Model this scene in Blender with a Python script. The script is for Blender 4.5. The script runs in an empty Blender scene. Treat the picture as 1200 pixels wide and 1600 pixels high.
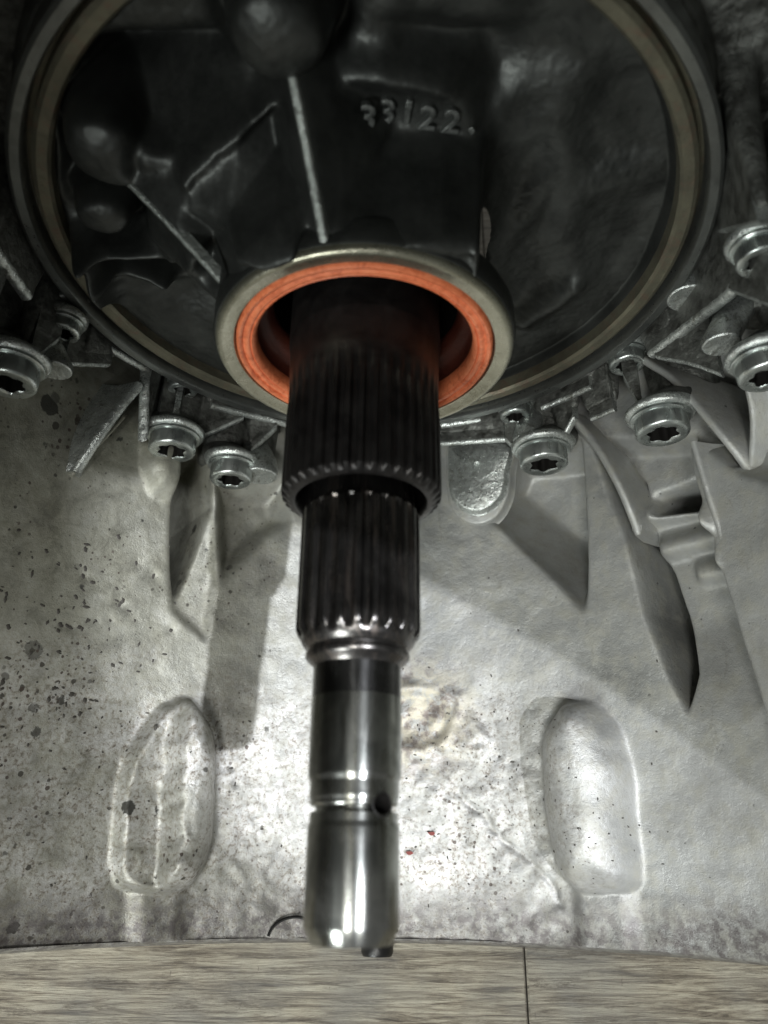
# A gearbox seen into its bell housing: shaft, sleeve, orange seal, pump cover, housing wall, wooden floor.
# All lengths in millimetres; each top-level thing is scaled by 0.001 to real size.
import bpy, bmesh, math, random
import numpy as np
from mathutils import Vector, Matrix
S = 0.001
scene = bpy.context.scene
# ---------------------------------------------------------------- camera
cam_d = bpy.data.cameras.new('camera'); cam = bpy.data.objects.new('camera', cam_d)
scene.collection.objects.link(cam); scene.camera = cam
def cam_basis(pit, yaw, rol):
    f = Vector((0, math.sin(pit), -math.cos(pit))); u = Vector((0, math.cos(pit), math.sin(pit))); r = Vector((1, 0, 0))
    Z = Matrix(((math.cos(yaw), -math.sin(yaw), 0), (math.sin(yaw), math.cos(yaw), 0), (0, 0, 1)))
    f, u, r = Z @ f, Z @ u, Z @ r
    c, s = math.cos(rol), math.sin(rol)
    return c*r + s*u, -s*r + c*u, f
r_, u_, f_ = cam_basis(.4268, -.0126, .0241)
M = Matrix((r_, u_, -f_)).transposed().to_4x4(); M.translation = Vector((4.687, -125.3, 173.48)) * S
cam.matrix_world = M
cam_d.sensor_fit = 'VERTICAL'; cam_d.sensor_height = 36; cam_d.lens = 36*1200/1600
cam_d.clip_start = 0.005; cam_d.clip_end = 20
cam_d.dof.use_dof = True; cam_d.dof.focus_distance = 0.262; cam_d.dof.aperture_fstop = 12
# ---------------------------------------------------------------- light
world = bpy.data.worlds.new('World'); scene.world = world; world.use_nodes = True
bg = world.node_tree.nodes['Background']; bg.inputs[0].default_value = (.90, .90, .86, 1); bg.inputs[1].default_value = 0.17
def aim(o, loc, tgt):
    loc = Vector(loc)*S; tgt = Vector(tgt)*S
    o.location = loc; o.rotation_euler = (tgt-loc).to_track_quat('-Z', 'Y').to_euler()
def lamp(name, kind, loc, tgt, energy, col, **kw):
    d = bpy.data.lights.new(name, kind); d.energy = energy; d.color = col
    for k, v in kw.items(): setattr(d, k, v)
    o = bpy.data.objects.new(name, d); scene.collection.objects.link(o); aim(o, loc, tgt); return o
lamp('work_lamp', 'SPOT', (410, -568, 1000), (30, -4, -125), 66, (.92, .95, 1.0), shadow_soft_size=.009, spot_size=math.radians(12.8), spot_blend=.24)
lamp('ceiling_lamp', 'AREA', (-130, -640, 900), (0, -20, -60), 5.8, (1.0, 1.0, .955), size=.20)
lamp('front_fill', 'AREA', (-420, -860, 400), (0, 0, -40), 6.2, (.95, 1.0, .97), size=.25)  # added unseen front fill that brightens the pump cover
scene.view_settings.view_transform = 'Standard'; scene.view_settings.look = 'None'
scene.view_settings.exposure = 0.0; scene.view_settings.gamma = 1
scene.render.engine = 'CYCLES'
G = {'bolts': [[-71.1,36.7,-74.5,5.6],[-73.8,13.5,-80.2,8.88],[-53.8,9.0,-94.8,8.24],[-96.7,25.5,-25.6,5.47],[-103.9,-0.5,-15.4,8.18],[57.4,33.8,-85.5,6.04],[67.2,12.8,-85.9,9.3],[90.0,32.1,-47.9,6.23],[97.3,2.8,-44.6,8.82],[100.2,12.8,24.0,6.14],[111.9,-2.2,-4.5,7.83]],
'studs': [[-43.3,12.7,-97.9,7.09],[-95.7,35.6,-25.3,6.18],[-96.6,11.8,-25.8,5.15],[60.7,22.6,-84.4,4.94],[99.0,33.7,-14.3,6.13],[103.6,12.3,-9.0,5.4],[83.3,38.9,-53.5,2.75]],
'webs': [[[-61.9,34.3,-82.3],[-49.1,35.5,-90.5],[-33.4,35.8,-98.5]],[[-67.4,19.3,-83.1],[-59.3,27.0,-87.9],[-50.4,34.3,-91.0]],[[-37.7,33.6,-96.9],[-47.0,21.8,-96.1]],[[-93.5,32.8,-38.3],[-88.4,34.6,-48.8],[-81.6,35.4,-59.5]],[[-73.9,26.3,-76.0],[-73.8,18.1,-80.2]],[[-98.0,19.5,-24.3],[-102.5,4.7,-17.5]],[[-96.7,16.1,-29.2],[-90.0,28.9,-48.1]],[[29.6,37.1,-99.7],[45.1,36.2,-93.7]],[[66.7,32.8,-78.5],[75.2,32.9,-70.4],[81.4,31.6,-61.4]],[[94.9,28.0,-37.4],[100.6,25.2,-16.8],[101.7,17.7,7.2],[101.4,22.1,10.6]],[[81.4,21.1,-66.4],[87.5,20.1,-58.0]],[[89.4,28.4,-51.1],[93.9,11.6,-49.1]],[[-99.5,20.9,17.5],[-100.7,24.3,-8.1]],[[101.7,17.7,7.2],[100.7,-3.5,26.0]],[[-82.2,32.8,-63.7],[-82.3,13.0,-71.5]],[[-79.3,15.0,-74.8],[-67.4,19.3,-83.1]],[[29.7,30.5,-102.8],[54.0,26.3,-91.2]],[[54.0,26.3,-91.2],[59.1,19.6,-90.4]],[[95.7,26.1,-35.3],[101.1,16.0,-24.6],[106.6,7.0,-17.5]],[[77.4,25.6,-72.4],[73.6,19.7,-79.1]],[[101.0,37.8,-0.2],[100.7,37.8,7.4],[90.5,5.0,44.9]],[[-99.6,19.0,8.7],[-100.6,-0.1,8.4]]],
'fins': [[[-125.0,31.5,16],[-129.0,22.5,14],[-132.1,10.6,10],[-132.8,-1.8,3]],[[-123.3,22.1,8],[-129.8,8.0,5],[-133.6,-2.7,1.5]],[[151.2,33.9,14],[162.4,21.2,14],[168.6,6.9,12],[171.7,-4.8,9],[170.3,-13.6,3]],[[106.5,29.4,12],[114.1,16.6,11],[119.1,0.8,9],[119.4,-10.1,5],[118.2,-17.1,1]],[[158.8,0.2,10],[157.1,-14.6,9],[155.0,-32.9,7],[152.5,-54.6,5],[150.7,-79.2,3]],[[191.5,6.9,10],[184.6,-2.3,7],[170.2,-13.2,2]]],
'tab': [[37.9,38.4],[70.2,33.1],[68.2,19.8],[65.2,9.5],[58.4,2.1],[49.4,0.7],[41.0,5.4],[37.2,14.7]],
'tabf': [[39.6,35.4],[68.2,30.7],[66.5,18.7],[63.2,9.9],[56.7,5.6],[49.8,4.9],[43.3,8.4],[39.4,15.9]],
'padL': [[-78.0,-74.8],[-69.2,-70.9],[-61.3,-78.3],[-55.7,-89.4],[-53.3,-116.0],[-55.0,-127.9],[-61.3,-134.9],[-78.6,-135.1],[-83.6,-127.1],[-86.3,-106.5],[-86.6,-92.7],[-80.7,-79.0]],
'padLcut': [[-79.2,-68.6],[-66.1,-137.3],[-87.2,-137.0],[-102.1,-71.6]],
'padR': [[77.5,-72.0],[88.1,-73.0],[94.5,-82.9],[96.6,-94.8],[95.5,-113.3],[92.9,-130.3],[84.1,-133.9],[72.8,-133.8],[67.0,-124.6],[65.9,-104.2],[68.0,-84.3]],
'chL': [[-76.8,-134.1],[-60.4,-134.2],[-57.7,-153.8],[-73.4,-153.2]],
'chR': [[71.9,-132.8],[89.5,-132.3],[88.5,-154.6],[69.7,-156.0]],
'triR': [[68.2,30.7],[101.7,24.7],[96.0,-9.8],[90.4,-40.9],[80.7,-25.4],[60.8,-1.7],[52.6,2.9]],
'triRsoft': [[48.8,9.3],[90.4,-40.9]],
'grvR': [[109.0,22.3],[151.1,8.4],[150.4,-7.8],[150.1,-36.5],[149.6,-57.2],[148.6,-78.6],[134.5,-88.1],[120.1,-86.5],[119.1,-78.5],[116.7,-63.0],[114.6,-42.7],[114.2,-19.3],[111.0,1.2]],
'grvD': [[107.5,22.8],[120.8,4.3],[120.1,-20.9],[123.1,-31.0],[124.3,-47.0],[124.8,-66.5],[120.1,-79.3],[116.9,-64.1],[114.3,-43.7],[114.2,-19.3],[112.1,-0.4]],
'cave': [[123.5,-1.5],[138.1,-1.8],[149.7,-1.0],[147.6,-9.0],[141.1,-13.5],[123.8,-10.1]],
'ledges': [[[120.4,-11.9],[143.6,-14.4]],[[122.1,-25.0],[151.1,-27.2]],[[133.2,-36.6],[149.1,-39.0]]],
'cavR': [[150.8,30.7],[166.4,27.4],[179.1,13.0],[176.2,0.9],[168.1,-10.8],[164.3,-0.1],[158.5,14.5]],
'slot': [[-94.0,24.9],[-75.7,30.1],[-67.1,-10.7],[-64.3,-24.3],[-64.2,-49.1],[-80.6,-39.4],[-87.4,-14.9]],
'slotD': [[-92.9,25.2],[-77.1,29.7],[-71.5,4.1],[-74.1,-12.0],[-77.4,-29.0],[-79.6,-39.2],[-85.8,-14.5]],
'triL': [[-73.1,17.1],[-37.6,23.5],[-35.5,3.2],[-44.8,-4.6],[-62.6,-26.6],[-67.1,-10.7]],
'bossL': [[-108.1,20.2],[-90.3,26.0],[-85.3,8.8],[-91.2,1.5],[-99.2,2.3],[-105.5,9.4]],
'patch': [[-3.1,-58.4],[30.1,-59.2],[40.8,-70.1],[48.9,-82.2],[41.8,-89.6],[26.4,-87.5],[16.7,-90.9],[-2.4,-91.0]],
'crack': [[34.0,-101.4],[43.7,-110.5],[51.8,-120.4],[60.8,-127.8],[67.0,-138.0]],
'redmark': [[24.2,-115.6],[16.1,-122.4]],
'pits': [[-117.1,-34.2,8],[-115.9,-39.0,5],[-120.5,-52.2,9],[-116.8,-52.3,8],[-101.0,-40.9,7],[-97.0,-42.4,6],[-127.5,-33.0,5],[-119.2,-30.9,5],[-145.6,-26.7,6],[-110.6,-30.9,4],[-108.3,-48.2,5],[-103.1,-47.1,5],[-94.0,-45.4,5],[-79.4,-46.4,7],[-104.7,-74.8,8],[-110.8,-77.2,6],[-127.5,-63.2,6],[-118.5,-60.9,6],[-115.5,-72.6,5],[-61.0,-122.6,6],[-48.9,-93.6,7],[-46.9,-99.2,6],[-35.8,-114.6,5],[-28.6,-120.4,4],[114.3,-61.1,3],[60.4,-112.8,3],[54.8,-90.5,6],[50.2,-88.5,5],[73.7,2.7,2],[43.6,-34.1,2],[62.7,-42.6,4],[-128.4,-80.9,5],[-106.9,-80.9,5],[-119.8,-80.6,4],[-88.1,-60.6,4],[16.5,-102.5,3],[-90.4,-27.9,9],[-98.3,-24.8,7]],
'rib1': [[-16.0,30.0,62.5],[-8.9,2.0,40.2]],
'rib2': [[-63.1,32.0,32.0],[-35.6,4.0,24.2]],
'cbosses': [[-17.5,72.1,28,9.5],[-63.0,39.5,31,9],[-49.0,34.3,33,6],[-70.9,18.3,33,6.5]],
'digits': [[0.7,48.9],[5.2,47.8],[10.0,47.9],[14.8,46.6],[20.5,45.8],[25.9,44.7]],
'plateau': [[-7.2,58.5],[4.3,59.4],[18.8,56.6],[26.3,48.7],[28.7,35.2],[30.5,-1.8],[-6.5,-2.6],[-4.3,35.6],[-7.7,48.1]],
'plateL': [[-59.0,29.8],[-37.7,41.5],[-21.5,52.8],[-15.1,49.6],[-13.2,35.4],[-12.0,-0.1],[-44.1,-11.5],[-41.8,20.7],[-43.8,34.9],[-56.7,22.6]],
'ridges': [[[-43.1,37.6],[-35.6,44.1],[-28.0,48.5],[-21.4,53.2]],[[-31.5,33.1],[-23.7,34.6],[-16.4,37.7]],[[-4.3,57.7],[4.3,57.4],[18.9,55.0]],[[-4.1,41.1],[10.8,40.1],[27.3,36.1]],[[27.3,36.1],[30.6,1.8]],[[-81.5,4.7],[-68.7,4.4],[-55.6,5.7]],[[-80.5,2.2],[-84.9,-23.0],[-89.2,-39.5]],[[-79.1,-11.1],[-68.1,-13.8],[-63.1,-16.0]],[[32.8,1.9],[43.5,33.5],[51.0,42.9]],[[-48.3,13.7],[-42.3,21.6]],[[-42.6,1.7],[-33.6,11.7]],[[66.0,-19.8],[53.3,-39.8]],[[47.6,37.4],[61.6,16.9]]],
'pockets': [[[-63.2,60.0],[-29.6,63.4],[-30.0,52.9],[-43.0,40.9],[-60.7,34.1],[-66.6,45.7]],[[-75.5,40.3],[-65.6,44.0],[-55.8,34.2],[-62.2,29.2],[-73.6,25.0],[-78.0,26.9]],[[-43.8,29.6],[-33.6,30.7],[-35.0,17.1],[-42.0,12.5]],[[-12.3,39.6],[-6.8,37.9],[-4.9,22.0],[-7.9,10.8],[-11.4,28.1]],[[5.6,65.4],[46.0,66.1],[55.2,52.7],[29.6,42.1],[22.2,53.8],[7.2,58.2]],[[33.3,26.9],[46.1,38.8],[51.9,27.2],[39.8,-5.9]],[[56.4,59.0],[70.1,53.0],[82.1,27.8],[56.7,21.0],[49.3,38.9]],[[61.3,16.7],[84.4,21.5],[88.2,0.3],[78.6,-19.4],[59.2,-5.6]],[[36.7,-11.5],[52.0,18.7],[66.4,-19.7],[49.7,-42.9]],[[-78.7,-4.3],[-48.8,-3.7],[-51.4,-16.2],[-81.3,-15.4]],[[-86.1,6.9],[-81.5,7.0],[-85.9,-11.2],[-90.8,-8.6]]],
'wet': [[-73.7,-22.5],[-69.6,-30.3]],
'name3': [-25.9,41.5],
'wire': [[-30.9,-150.6],[-29.8,-148.0],[-27.2,-145.7],[-23.7,-144.5],[-20.1,-144.7],[-17.0,-146.4]],
'cap': [5.4,-153.9,-152.0],
'seam': [61.0,-154.4,-158.0],
'plateLB': [[-96.1,33.7,23.7],[-98.4,37.3,-10.5]],
'raiseR': [[151.5,5.8],[149.6,-9.8],[150.0,-30.0],[148.8,-52.9],[148.3,-79.5],[147.7,-98.8],[161.1,-100.1],[196.0,-29.9],[171.2,-13.3],[162.1,-1.4]]}
# ---------------------------------------------------------------- helpers
col = scene.collection
rng = np.random.default_rng(7); random.seed(7)
def link(name, me, parent=None, mat=None, smooth=True):
    o = bpy.data.objects.new(name, me); col.objects.link(o)
    if parent is not None: o.parent = parent
    if mat is not None and not me.materials: me.materials.append(mat)
    if smooth and len(me.polygons): me.polygons.foreach_set('use_smooth', [True]*len(me.polygons))
    return o
def thing(name, label, cat, loc=(0, 0, 0)):
    o = bpy.data.objects.new(name, None); col.objects.link(o); o.scale = (S, S, S); o.location = Vector(loc)*S
    o.empty_display_size = 10; o['label'] = label; o['category'] = cat; return o
def mesh(name, V, F, mat=None, parent=None, smooth=True):
    me = bpy.data.meshes.new(name); me.from_pydata([tuple(map(float, v)) for v in V], [], [tuple(map(int, f)) for f in F]); me.update()
    return link(name, me, parent, mat, smooth)
def grid_mesh(name, P, mat, parent, wrap=False, keep=None):
    n, m = P.shape[:2]; V = P.reshape(-1, 3)
    i, j = np.meshgrid(np.arange(n-1), np.arange(m if wrap else m-1), indexing='ij'); j2 = (j+1) % m
    F = np.stack([i*m+j, i*m+j2, (i+1)*m+j2, (i+1)*m+j], -1).reshape(-1, 4)
    if keep is not None: F = F[keep[F].all(1)]
    me = bpy.data.meshes.new(name); me.vertices.add(len(V)); me.vertices.foreach_set('co', V.astype(np.float32).ravel())
    me.loops.add(F.size); me.loops.foreach_set('vertex_index', F.astype(np.int32).ravel())
    me.polygons.add(len(F)); me.polygons.foreach_set('loop_start', np.arange(0, F.size, 4, dtype=np.int32))
    me.polygons.foreach_set('loop_total', np.full(len(F), 4, np.int32)); me.update(calc_edges=True); me.validate()
    return link(name, me, parent, mat, True)
def auto_smooth(o, ang=38):
    bm = bmesh.new(); bm.from_mesh(o.data); bmesh.ops.recalc_face_normals(bm, faces=bm.faces)
    for e in bm.edges:
        if len(e.link_faces) == 2 and e.calc_face_angle(0) > math.radians(ang): e.smooth = False
    bm.to_mesh(o.data); bm.free(); return o
def lathe(name, prof, mat, parent, n=96, mod=None, loc=None, ang=38):
    """profile of (radius, y) turned about the Y axis; mod(i, phi, R, y) may change the radius"""
    V = []; F = []
    for k, (R, y) in enumerate(prof):
        for j in range(n):
            a = 2*math.pi*j/n; rr = mod(k, a, R, y) if mod else R
            V.append((rr*math.sin(a), y, rr*math.cos(a)))
    for k in range(len(prof)-1):
        for j in range(n):
            F.append((k*n+j, k*n+(j+1) % n, (k+1)*n+(j+1) % n, (k+1)*n+j))
    o = mesh(name, V, F, mat, parent)
    if loc: o.location = loc
    return auto_smooth(o, ang)
def vnoise(x, y, scale, seed=0):
    r = np.random.default_rng(seed).random((128, 128)); X = np.asarray(x)/scale+57.3; Y = np.asarray(y)/scale+31.7
    xi = np.floor(X).astype(int); yi = np.floor(Y).astype(int); fx = X-xi; fy = Y-yi
    fx = fx*fx*(3-2*fx); fy = fy*fy*(3-2*fy); g = lambda a, b: r[a % 128, b % 128]
    return (g(xi, yi)*(1-fx)+g(xi+1, yi)*fx)*(1-fy)+(g(xi, yi+1)*(1-fx)+g(xi+1, yi+1)*fx)*fy-.5
def fbm(x, y, scale, seed=0, o=4): return sum(vnoise(x, y, scale/2**k, seed+k)/2**k for k in range(o))
def sstep(a, b, v): t = np.clip((v-a)/(b-a), 0, 1); return t*t*(3-2*t)
def segd(x, y, a, b):
    ax, ay = a; bx, by = b; dx, dy = bx-ax, by-ay; t = np.clip(((x-ax)*dx+(y-ay)*dy)/(dx*dx+dy*dy+1e-9), 0, 1)
    return np.hypot(x-ax-t*dx, y-ay-t*dy), t
def polyd(x, y, P):
    """signed distance to a polygon, positive inside"""
    d = np.full(x.shape, 1e9); ins = np.zeros(x.shape, bool); n = len(P)
    for i in range(n):
        a, b = P[i], P[(i+1) % n]; d = np.minimum(d, segd(x, y, a, b)[0])
        c = ((a[1] > y) != (b[1] > y)); ins ^= c & (x < (b[0]-a[0])*(y-a[1])/((b[1]-a[1]) or 1e-9)+a[0])
    return np.where(ins, d, -d)
def lined(x, y, L):
    d = np.full(x.shape, 1e9)
    for a, b in zip(L[:-1], L[1:]): d = np.minimum(d, segd(x, y, a, b)[0])
    return d
def resample(pts, step):
    P = [Vector(p) for p in pts]
    if len(P) > 2:
        Q = [P[0]+(P[0]-P[1])]+P+[P[-1]+(P[-1]-P[-2])]; out = []
        for i in range(1, len(Q)-2):
            n = max(2, int((Q[i+1]-Q[i]).length/step))
            for k in range(n):
                t = k/n; a, b, c, d = Q[i-1:i+3]
                out.append(.5*((2*b)+(c-a)*t+(2*a-5*b+4*c-d)*t*t+(3*b-a-3*c+d)*t**3))
        out.append(P[-1]); return out
    n = max(2, int((P[1]-P[0]).length/step)); return [P[0].lerp(P[1], k/n) for k in range(n+1)]

# ---------------------------------------------------------------- materials
class NT:
    def __init__(s, name):
        s.m = bpy.data.materials.new(name); s.m.use_nodes = True; s.t = s.m.node_tree; s.b = s.t.nodes['Principled BSDF']
        s.co = s.n('ShaderNodeTexCoord').outputs['Object']
    def n(s, kind, **kw):
        x = s.t.nodes.new(kind)
        for k, v in kw.items():
            if k in x.inputs and not hasattr(x, k): x.inputs[k].default_value = v
            else: setattr(x, k, v)
        return x
    def l(s, a, b): s.t.links.new(a, b)
    def noise(s, scale, detail=6, rough=.6, dist=0., vec=None):
        x = s.n('ShaderNodeTexNoise'); x.inputs['Scale'].default_value = scale; x.inputs['Detail'].default_value = detail
        x.inputs['Roughness'].default_value = rough; x.inputs['Distortion'].default_value = dist; s.l(vec or s.co, x.inputs['Vector']); return x.outputs['Fac']
    def ramp(s, fac, stops):
        x = s.n('ShaderNodeValToRGB'); e = x.color_ramp.elements
        while len(e) > 1: e.remove(e[-1])
        e[0].position, e[0].color = stops[0][0], tuple(stops[0][1])+(1,) if len(stops[0][1]) == 3 else stops[0][1]
        for p, c in stops[1:]:
            q = e.new(p); q.color = tuple(c)+(1,)
        s.l(fac, x.inputs[0]); return x.outputs[0]
    def mix(s, fac, a, b, mode='MIX'):
        x = s.n('ShaderNodeMix', data_type='RGBA', blend_type=mode)
        for v, i in ((fac, 0), (a, 6), (b, 7)):
            if hasattr(v, 'links'): s.l(v, x.inputs[i])
            else: x.inputs[i].default_value = v if i == 0 else tuple(v)+(1,)
        return x.outputs[2]
    def math(s, op, a, b=0.):
        x = s.n('ShaderNodeMath', operation=op)
        for i, v in ((0, a), (1, b)):
            if hasattr(v, 'links'): s.l(v, x.inputs[i])
            else: x.inputs[i].default_value = v
        return x.outputs[0]
    def voro(s, scale, feature='F1', rnd=1.):
        x = s.n('ShaderNodeTexVoronoi', feature=feature); x.inputs['Scale'].default_value = scale; x.inputs['Randomness'].default_value = rnd
        s.l(s.co, x.inputs['Vector']); return x
    def bump(s, h, strength, dist, prev=None):
        x = s.n('ShaderNodeBump'); x.inputs['Strength'].default_value = strength; x.inputs['Distance'].default_value = dist*S
        s.l(h, x.inputs['Height'])
        if prev is not None: s.l(prev, x.inputs['Normal'])
        return x.outputs['Normal']
    def out(s, color=None, rough=None, metal=None, normal=None, spec=None):
        for k, v in (('Base Color', color), ('Roughness', rough), ('Metallic', metal), ('Normal', normal), ('Specular IOR Level', spec)):
            if v is None: continue
            if hasattr(v, 'links'): s.l(v, s.b.inputs[k])
            else: s.b.inputs[k].default_value = tuple(v)+(1,) if k == 'Base Color' else v
        return s.m
W3 = (1, 1, 1); K3 = (0, 0, 0)
def mat_wall():
    """bare aluminium casting, dusty and pitted, with oily dirt specks towards the mouth of the bell"""
    n = NT('cast_aluminium_wall')
    sep = n.n('ShaderNodeSeparateXYZ'); n.l(n.co, sep.inputs[0]); X, Y = sep.outputs[0], sep.outputs[1]
    big = n.noise(.028, 4, .6); mid = n.noise(.16, 8, .62); fine = n.noise(.6, 9, .70, .35); fin2 = n.noise(2.6, 4, .7)
    def lin(src, m, c):
        q = n.math('MULTIPLY_ADD', src, m); q.node.inputs[2].default_value = c; q.node.use_clamp = True; return q
    base = n.ramp(big, [(.32, (.27, .273, .262)), (.5, (.37, .375, .365)), (.68, (.46, .465, .46))])
    base = n.mix(n.ramp(mid, [(.45, K3), (.64, (.8,)*3)]), base, (.37, .365, .325))
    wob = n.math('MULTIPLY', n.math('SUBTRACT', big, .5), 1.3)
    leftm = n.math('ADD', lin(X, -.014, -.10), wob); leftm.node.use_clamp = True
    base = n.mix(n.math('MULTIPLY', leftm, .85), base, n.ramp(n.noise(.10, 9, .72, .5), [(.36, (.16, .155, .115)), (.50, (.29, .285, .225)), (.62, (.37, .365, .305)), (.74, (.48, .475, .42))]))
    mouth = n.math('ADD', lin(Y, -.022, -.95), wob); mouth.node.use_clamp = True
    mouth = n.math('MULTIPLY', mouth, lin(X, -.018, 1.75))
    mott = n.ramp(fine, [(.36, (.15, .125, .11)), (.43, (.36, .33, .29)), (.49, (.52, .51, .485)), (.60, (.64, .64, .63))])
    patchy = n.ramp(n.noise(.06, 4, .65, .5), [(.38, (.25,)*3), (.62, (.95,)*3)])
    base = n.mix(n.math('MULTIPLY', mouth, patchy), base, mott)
    streak = n.n('ShaderNodeMapping'); streak.inputs['Scale'].default_value = (1.0, .3, 1.0); n.l(n.co, streak.inputs['Vector'])
    st = n.noise(.22, 7, .72, 1.2, streak.outputs[0])
    base = n.mix(n.ramp(st, [(.60, K3), (.74, (.5,)*3)]), base, (.18, .17, .13))
    ctr = n.n('ShaderNodeVectorMath', operation='DISTANCE'); n.l(n.co, ctr.inputs[0]); ctr.inputs[1].default_value = (20, -74, -133)
    cm = n.math('ADD', lin(ctr.outputs['Value'], -.06, 1.7), 0.); cm.node.use_clamp = True
    base = n.mix(n.math('MULTIPLY', cm, n.ramp(n.noise(.2, 6, .7, 1.), [(.40, K3), (.50, (.9,)*3)])), base, n.ramp(mid, [(.42, (.20, .165, .145)), (.55, (.52, .48, .38))]))
    dens = n.ramp(n.noise(.03, 3, .6), [(.40, K3), (.60, W3)])
    left = lin(X, -.008, .10)
    for sc, lo, colr, lm in ((.11, .30, (.045, .045, .04), left), (.26, .30, (.06, .055, .045), left), (.55, .30, (.08, .06, .05), n.math('MAXIMUM', left, n.math('MULTIPLY', mouth, .9)))):
        v = n.voro(sc); cr = n.n('ShaderNodeSeparateColor'); n.l(v.outputs['Color'], cr.inputs[0])
        size = n.math('POWER', cr.outputs[0], 2.6)
        dn = n.math('ADD', v.outputs['Distance'], n.math('MULTIPLY', n.math('SUBTRACT', fine, .5), .45))
        th = n.math('MULTIPLY', n.math('MULTIPLY', dens, lm), n.math('MULTIPLY', size, lo*1.6))
        m = n.ramp(n.math('SUBTRACT', dn, th), [(.0, W3), (.05, K3)])
        m = n.math('MULTIPLY', m, n.math('MULTIPLY_ADD', cr.outputs[1], .6)); m.node.inputs[1].default_value = 1.
        base = n.mix(n.math('MINIMUM', m, .9), base, colr)
    sp = n.noise(1.35, 5, .62, .2); spd = n.ramp(n.noise(.12, 5, .7), [(.40, K3), (.60, W3)])
    spm = n.math('MULTIPLY', n.ramp(sp, [(.60, K3), (.645, W3)]), n.math('MULTIPLY', n.math('MAXIMUM', mouth, n.math('MULTIPLY', leftm, .35)), spd))
    base = n.mix(n.math('MULTIPLY', spm, .85), base, n.ramp(big, [(.4, (.05, .04, .04)), (.6, (.11, .075, .065))]))
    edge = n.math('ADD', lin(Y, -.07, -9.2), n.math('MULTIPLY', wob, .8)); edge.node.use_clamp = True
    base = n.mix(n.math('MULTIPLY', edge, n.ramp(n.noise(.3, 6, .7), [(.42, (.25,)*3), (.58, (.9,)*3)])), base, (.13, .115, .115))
    Zs = sep.outputs[2]; topshade = n.math('ADD', lin(Zs, .022, .55), wob); topshade.node.use_clamp = True  # upper wall's dimness put into the colour, darker with height
    base = n.mix(n.math('MULTIPLY', topshade, n.ramp(mid, [(.38, (.98,)*3), (.62, (.65,)*3)])), base, (.055, .055, .05))
    rough = n.ramp(mid, [(.35, (.36,)*3), (.65, (.58,)*3)])
    nrm = n.bump(fine, .28, .7); nrm = n.bump(n.noise(2.2, 3, .6), .35, .35, nrm); nrm = n.bump(mid, .25, 1.6, nrm)
    return n.out(base, rough, .45, nrm)
def mat_cast(name, dark, light, rough=(.35, .55), metal=.6, sc=1., bump=.4, tint=None):
    n = NT(name); a = n.noise(.09*sc, 6, .65); f = n.noise(1.1*sc, 6, .7)
    c = n.ramp(a, [(.35, dark), (.65, light)])
    if tint: c = n.mix(n.ramp(n.noise(.22*sc, 5, .7, 1.), [(.52, K3), (.68, (.8,)*3)]), c, tint)
    nrm = n.bump(f, bump, .7); nrm = n.bump(n.noise(.25*sc, 4), bump, 2., nrm)
    return n.out(c, n.ramp(f, [(.3, (rough[0],)*3), (.7, (rough[1],)*3)]), metal, nrm)
def mat_turned(name, c0, c1, rough=.22, metal=1., rings=3., blotch=None, aniso=0.):
    """machined steel: fine turning marks round the Y axis, oily smears"""
    n = NT(name); mp = n.n('ShaderNodeMapping'); mp.inputs['Scale'].default_value = (.02, rings, .02); n.l(n.co, mp.inputs['Vector'])
    t = n.noise(1., 4, .6, 0, mp.outputs[0]); b = n.noise(.12, 5, .6, .6)
    mp2 = n.n('ShaderNodeMapping'); mp2.inputs['Scale'].default_value = (1, .12, 1); n.l(n.co, mp2.inputs['Vector'])
    sm = n.noise(.45, 5, .65, .5, mp2.outputs[0])
    c = n.ramp(b, [(.35, c0), (.62, c1)])
    if blotch: c = n.mix(n.ramp(sm, [(.5, K3), (.66, (.75,)*3)]), c, blotch)
    r = n.math('ADD', n.math('MULTIPLY', n.math('SUBTRACT', sm, .5), .35), rough)
    nrm = n.bump(t, .18, .12); nrm = n.bump(sm, .12, .25, nrm)
    if aniso:
        n.b.inputs['Anisotropic'].default_value = aniso; tg = n.n('ShaderNodeTangent', direction_type='RADIAL', axis='Y'); n.l(tg.outputs[0], n.b.inputs['Tangent']); n.b.inputs['Anisotropic Rotation'].default_value = .25
    return n.out(c, r, metal, nrm)
def mat_rubber():
    n = NT('orange_seal_rubber'); a = n.noise(.35, 6, .7, 1.); f = n.noise(3., 4, .7)
    v = n.n('ShaderNodeMapping'); n.l(n.co, v.inputs['Vector'])
    c = n.ramp(a, [(.35, (.50, .11, .042)), (.5, (.74, .20, .085)), (.68, (.82, .27, .13))])
    return n.out(c, n.ramp(f, [(.3, (.32,)*3), (.7, (.5,)*3)]), 0., n.bump(f, .35, .25), .4)
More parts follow.
